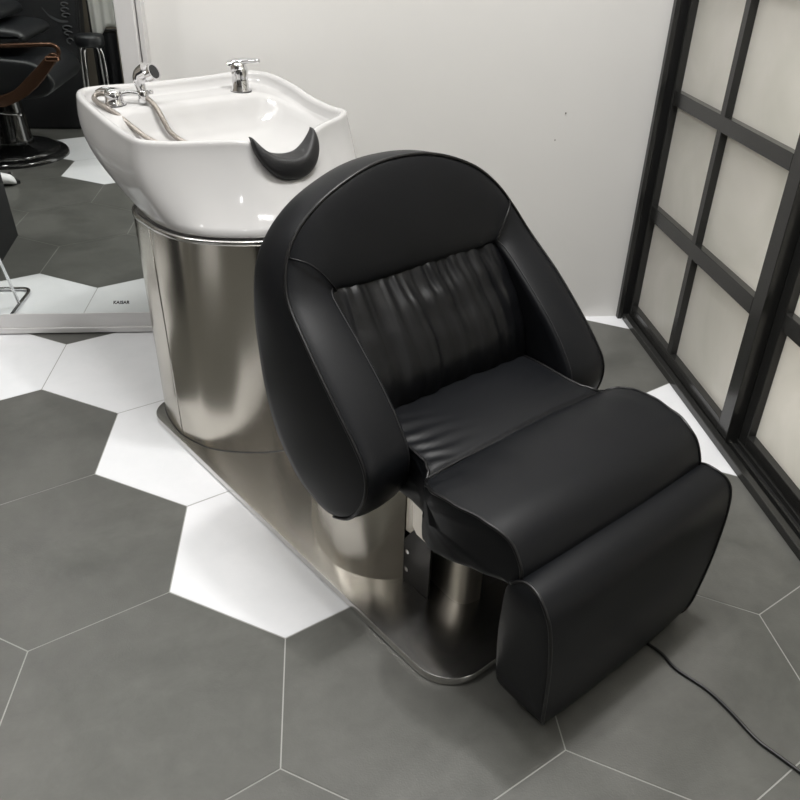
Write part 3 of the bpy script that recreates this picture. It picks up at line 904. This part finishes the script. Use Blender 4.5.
# storage cabinet closing the view behind
cb_ = empty('storage_cabinet', (-1.25, -3.55, 0), label='dark brown storage cabinet, the backdrop of everything in the mirror', cat='cabinet')
bm = bmesh.new(); box(bm, -2.6, .05, -3.85, -3.24, .06, 1.9, .004); part('carcass', bm, M['wall_dark'], cb_, smooth=False)
bm = bmesh.new(); box(bm, -2.58, .03, -3.80, -3.27, 0, .06); part('plinth', bm, M['dark_metal'], cb_, smooth=False)
for k in range(4):
    bm = bmesh.new(); x = -2.58+k*.655; box(bm, x, x+.645, -3.24, -3.222, .11, 1.88, .003)
    d_ = part('door', bm, M['wall_dark'], cb_, smooth=False)
    bm = bmesh.new(); tube(bm, [(x+.60, -3.20, .95), (x+.60, -3.20, 1.1)], .006, 8); shift(bm, cb_); link('handle', bm, M['chrome'], d_)

# taupe sample board
tb = empty('taupe_panel', V_(-.53, 3.28), label='flat taupe board standing beside the black-covered stand, seen in the mirror', cat='board')
bm = bmesh.new(); box(bm, -.70, -.40, 2*W-3.295, 2*W-3.27, .03, 1.5, .004); part('board', bm, M['taupe'], tb, smooth=False)
bm = bmesh.new(); box(bm, -.70, -.40, 2*W-3.33, 2*W-3.24, 0, .03, .004); part('foot', bm, M['dark_metal'], tb, smooth=False)
# stool with black round seat
st = empty('round_stool', V_(-.462, 2.80), label='round black stool with thin bent chrome legs, seen in the mirror under the white towel', cat='stool')
s0 = V_(-.462, 2.80, .03)
bm = bmesh.new(); lathe(bm, [(.03, .53), (.076, .535), (.083, .55), (.083, .585), (.074, .60), (.03, .605)], s0.x, s0.y, 32); part('seat', bm, M['black_vinyl'], st)
for a in (20, 110, 200, 290):
    a = math.radians(a); d = Vector((math.cos(a), math.sin(a), 0))
    bm = bmesh.new(); tube(bm, spline([s0+d*.04+Vector((0, 0, .505)), s0+d*.075+Vector((0, 0, .46)), s0+d*.085+Vector((0, 0, .22)), s0+d*.10+Vector((0, 0, -.022))], 6), .006, 8); part('leg', bm, M['chrome'], st)
# rail with towel and cape
rl = empty('towel_rail', V_(-.36, 2.98), label='slim black towel rail stand seen in the mirror beside its frame', cat='towel rail')
for x in (-.485, -.22):
    bm = bmesh.new(); tube(bm, [V_(x, 2.98, .0), V_(x, 2.98, 1.2)], .009, 10); part('post', bm, M['dark_metal'], rl)
    bm = bmesh.new(); tube(bm, [V_(x, 2.945, .01), V_(x, 3.005, .01)], .010, 10); part('foot', bm, M['dark_metal'], rl)
bm = bmesh.new(); tube(bm, [V_(-.485, 2.98, 1.2), V_(-.22, 2.98, 1.2)], .009, 10); part('top_rail', bm, M['dark_metal'], rl)
bm = bmesh.new(); tube(bm, [V_(-.485, 2.98, .60), V_(-.22, 2.98, .60)], .007, 10); part('lower_rail', bm, M['dark_metal'], rl)
def cloth(name, x0, x1, vy, z0f, z1, m, label, cat, fold=.012):
    rows = []
    for i in range(41):
        u = i/40; x = x0+(x1-x0)*u; r = []
        for j in range(25):
            v = j/24; z = z1+(z0f(u)-z1)*v
            r.append(tuple(V_(x, vy+fold*math.sin(u*17+v)*(.3+.7*v)+.004*noise.noise(Vector((x*20, z*9, 0))), z)))
        rows.append(r)
    bm = bmesh.new(); grid(bm, rows); bmesh.ops.solidify(bm, geom=bm.faces[:], thickness=.004)
    o = link(name, bm, m); tag(o, label, cat); return o
cloth('towel', -.475, -.325, 2.94, lambda u: .575+.05*min(1, max(0, (u-.35)*4)), 1.195, M['towel'], 'white towel hanging in the mirror above the black cape', 'towel', .010)
cloth('cutting_cape', -.485, -.335, 2.955, lambda u: .16, .596, M['black_fabric'], 'black cutting cape hanging under the white towel in the mirror', 'cape', .012)

# black panel trolley at the left edge of the mirror
tr = empty('tool_trolley', V_(-.66, 1.05), label='black flat-sided tool trolley at the left edge of the mirror', cat='trolley')
bm = bmesh.new()
ft = [(-.475, 1.068), (-.443, .717), (-.80, .70), (-.83, 1.05)]
zt = .95
lo = [bm.verts.new(V_(x, y, .0)) for x, y in ft]; hi = [bm.verts.new(V_(x-.05, y, zt)) for x, y in ft]
for i in range(4): bm.faces.new((lo[i], lo[(i+1) % 4], hi[(i+1) % 4], hi[i]))
bm.faces.new(lo); bm.faces.new(hi[::-1])
part('body', bm, M['black_fabric'], tr, smooth=False)
bm = bmesh.new()
for a, b in zip(hi and [V_(x-.05, y, zt) for x, y in ft], [V_(x-.05, y, zt) for x, y in ft[1:]+ft[:1]]): tube(bm, [a, b], .008, 8)
part('rim', bm, M['dark_metal'], tr)
# chrome floor stand
cs = empty('chrome_stand', V_(-.30, .36), label='thin chrome tube stand with a U-shaped foot, at the bottom left of the mirror', cat='stand')
bm = bmesh.new(); tube(bm, [V3(p) for p in spline([(-.245, .20, .008), (-.2445, .33, .008), (-.2435, .42, .008), (-.262, .452, .008), (-.32, .456, .008), (-.55, .455, .008)], 6)], .0075, 10); part('foot', bm, M['chrome'], cs)
bm = bmesh.new(); tube(bm, [V_(-.2445, .31, .012), V_(-.325, .33, .40), V_(-.37, .34, .62)], .0055, 10); part('upright', bm, M['chrome'], cs)
# shoe
sh_ = empty('shoe', V_(-.76, 1.83), label='black and white striped shoe toe beside the trolley in the mirror', cat='shoe')
rows = []
for i in range(17):
    t = i/16; y = -.90+.205*t
    w = .038*math.sin(PI*min(1, .22+.66*t))**.6 if t < 1 else .006
    if t > .85: w *= math.sqrt(max(.02, 1-((t-.85)/.15)**2))
    h = .085-.045*t
    if t > .85: h *= math.sqrt(max(.1, 1-((t-.85)/.15)**2))
    rows.append([tuple(V_(y, 1.80+w*math.cos(2*PI*k/16), .012+max(0, h*(.5+.5*math.sin(2*PI*k/16))))) for k in range(16)])
bm = bmesh.new(); V = grid(bm, rows, closed_v=True); cap(bm, V[0]); cap(bm, V[-1][::-1]); part('upper', bm, M['white_rubber'], sh_)
bm = bmesh.new(); 
rows2 = [[(x, y, min(z, .0)) for x, y, z in r] for r in rows]
sole = [(-.90, 1.875), (-.80, 1.885), (-.72, 1.878), (-.69, 1.84), (-.72, 1.80), (-.80, 1.795), (-.90, 1.805)]
a = [bm.verts.new(V_(x, y, 0)) for x, y in sole]; b = [bm.verts.new(V_(x, y, .016)) for x, y in sole]
for i in range(7): bm.faces.new((a[i], a[(i+1) % 7], b[(i+1) % 7], b[i]))
bm.faces.new(a); bm.faces.new(b[::-1]); part('sole', bm, M['ink'], sh_, smooth=False)
bm = bmesh.new(); tube(bm, [V_(-.745, 1.80, .03), V_(-.735, 1.84, .056), V_(-.745, 1.88, .03)], .007, 8); part('stripe', bm, M['ink'], sh_)

# ------------------------------------------------------------------ lights: ceiling downlights and added fills
lamps = [(-.885, -2.68, 10), (.8, -1.2, 22), (1.6, -1.0, 48), (1.75, -2.1, 6), (-1.2, -.9, 40), (-2.0, -2.4, 10), (.4, -3.2, 6)]
em = lightmat('lamp_diffuser', (1, .96, .90), 6)
proto = None
for i, (x, y, pw_) in enumerate(lamps):
    root = empty('ceiling_light', (x, y, ZC), label='round recessed ceiling downlight above the salon floor', cat='ceiling light', group='recessed ceiling downlights')
    bm = bmesh.new(); lathe(bm, [(.13, -.012), (.13, 0), (.11, 0.0), (.108, -.010)], 0, 0, 32); link('trim_ring', bm, M['ceiling'], root)
    ld = bpy.data.lights.new('downlight', 'AREA'); ld.shape = 'DISK'; ld.size = .15 if i == 0 else .21; ld.energy = pw_; ld.color = (1, .992, .98)
    lo_ = bpy.data.objects.new('downlight', ld); C.objects.link(lo_); lo_.location = (x, y, ZC-.016)
# broad soft fill lights added under the ceiling, without fixtures
for (x, y, sx, sy, pw_) in ((.2, -1.3, 2.8, .4, 26), (1.3, -1.2, .8, .5, 44)):
    ld = bpy.data.lights.new('soft_fill', 'AREA'); ld.shape = 'RECTANGLE'; ld.size = sx; ld.size_y = sy; ld.energy = pw_; ld.color = (1, .99, .975)
    lo_ = bpy.data.objects.new('soft_fill', ld); C.objects.link(lo_); lo_.location = (x, y, ZC-.02)
ld = bpy.data.lights.new('pane_fill_light', 'AREA'); ld.shape = 'RECTANGLE'; ld.size = 4.0; ld.size_y = 2.6; ld.energy = 120; ld.color = (1, .985, .95)  # unseen area light added behind the panes to lift the right-hand wall
lo_ = bpy.data.objects.new('pane_fill_light', ld); C.objects.link(lo_); lo_.location = (XR-.02, -2.0, 1.45); lo_.rotation_euler = (0, PI/2, 0)
w_ = bpy.data.worlds.new('world'); bpy.context.scene.world = w_; w_.use_nodes = True
w_.node_tree.nodes['Background'].inputs[0].default_value = (.8, .8, .8, 1); w_.node_tree.nodes['Background'].inputs[1].default_value = .3

# ------------------------------------------------------------------ camera
cam = bpy.data.cameras.new('camera'); co = bpy.data.objects.new('camera', cam); C.objects.link(co)
cam.sensor_width = 36; cam.lens = 812.02*36/800; cam.clip_start = .02
rt = Vector((.99546181, -.09085782, .02829575)); up = Vector((.02360468, .52380422, .85151157)); fw = Vector((.09218792, .84697934, -.52357176))
m4 = Matrix((rt, up, -fw)).transposed().to_4x4(); m4.translation = Vector((.87335, -2.54997, 1.32166))
co.matrix_world = m4
sc = bpy.context.scene; sc.camera = co
sc.view_settings.view_transform = 'Standard'; sc.view_settings.look = 'None'; sc.view_settings.gamma = 1
sc.view_settings.use_curve_mapping = False; sc.view_settings.exposure = -.42
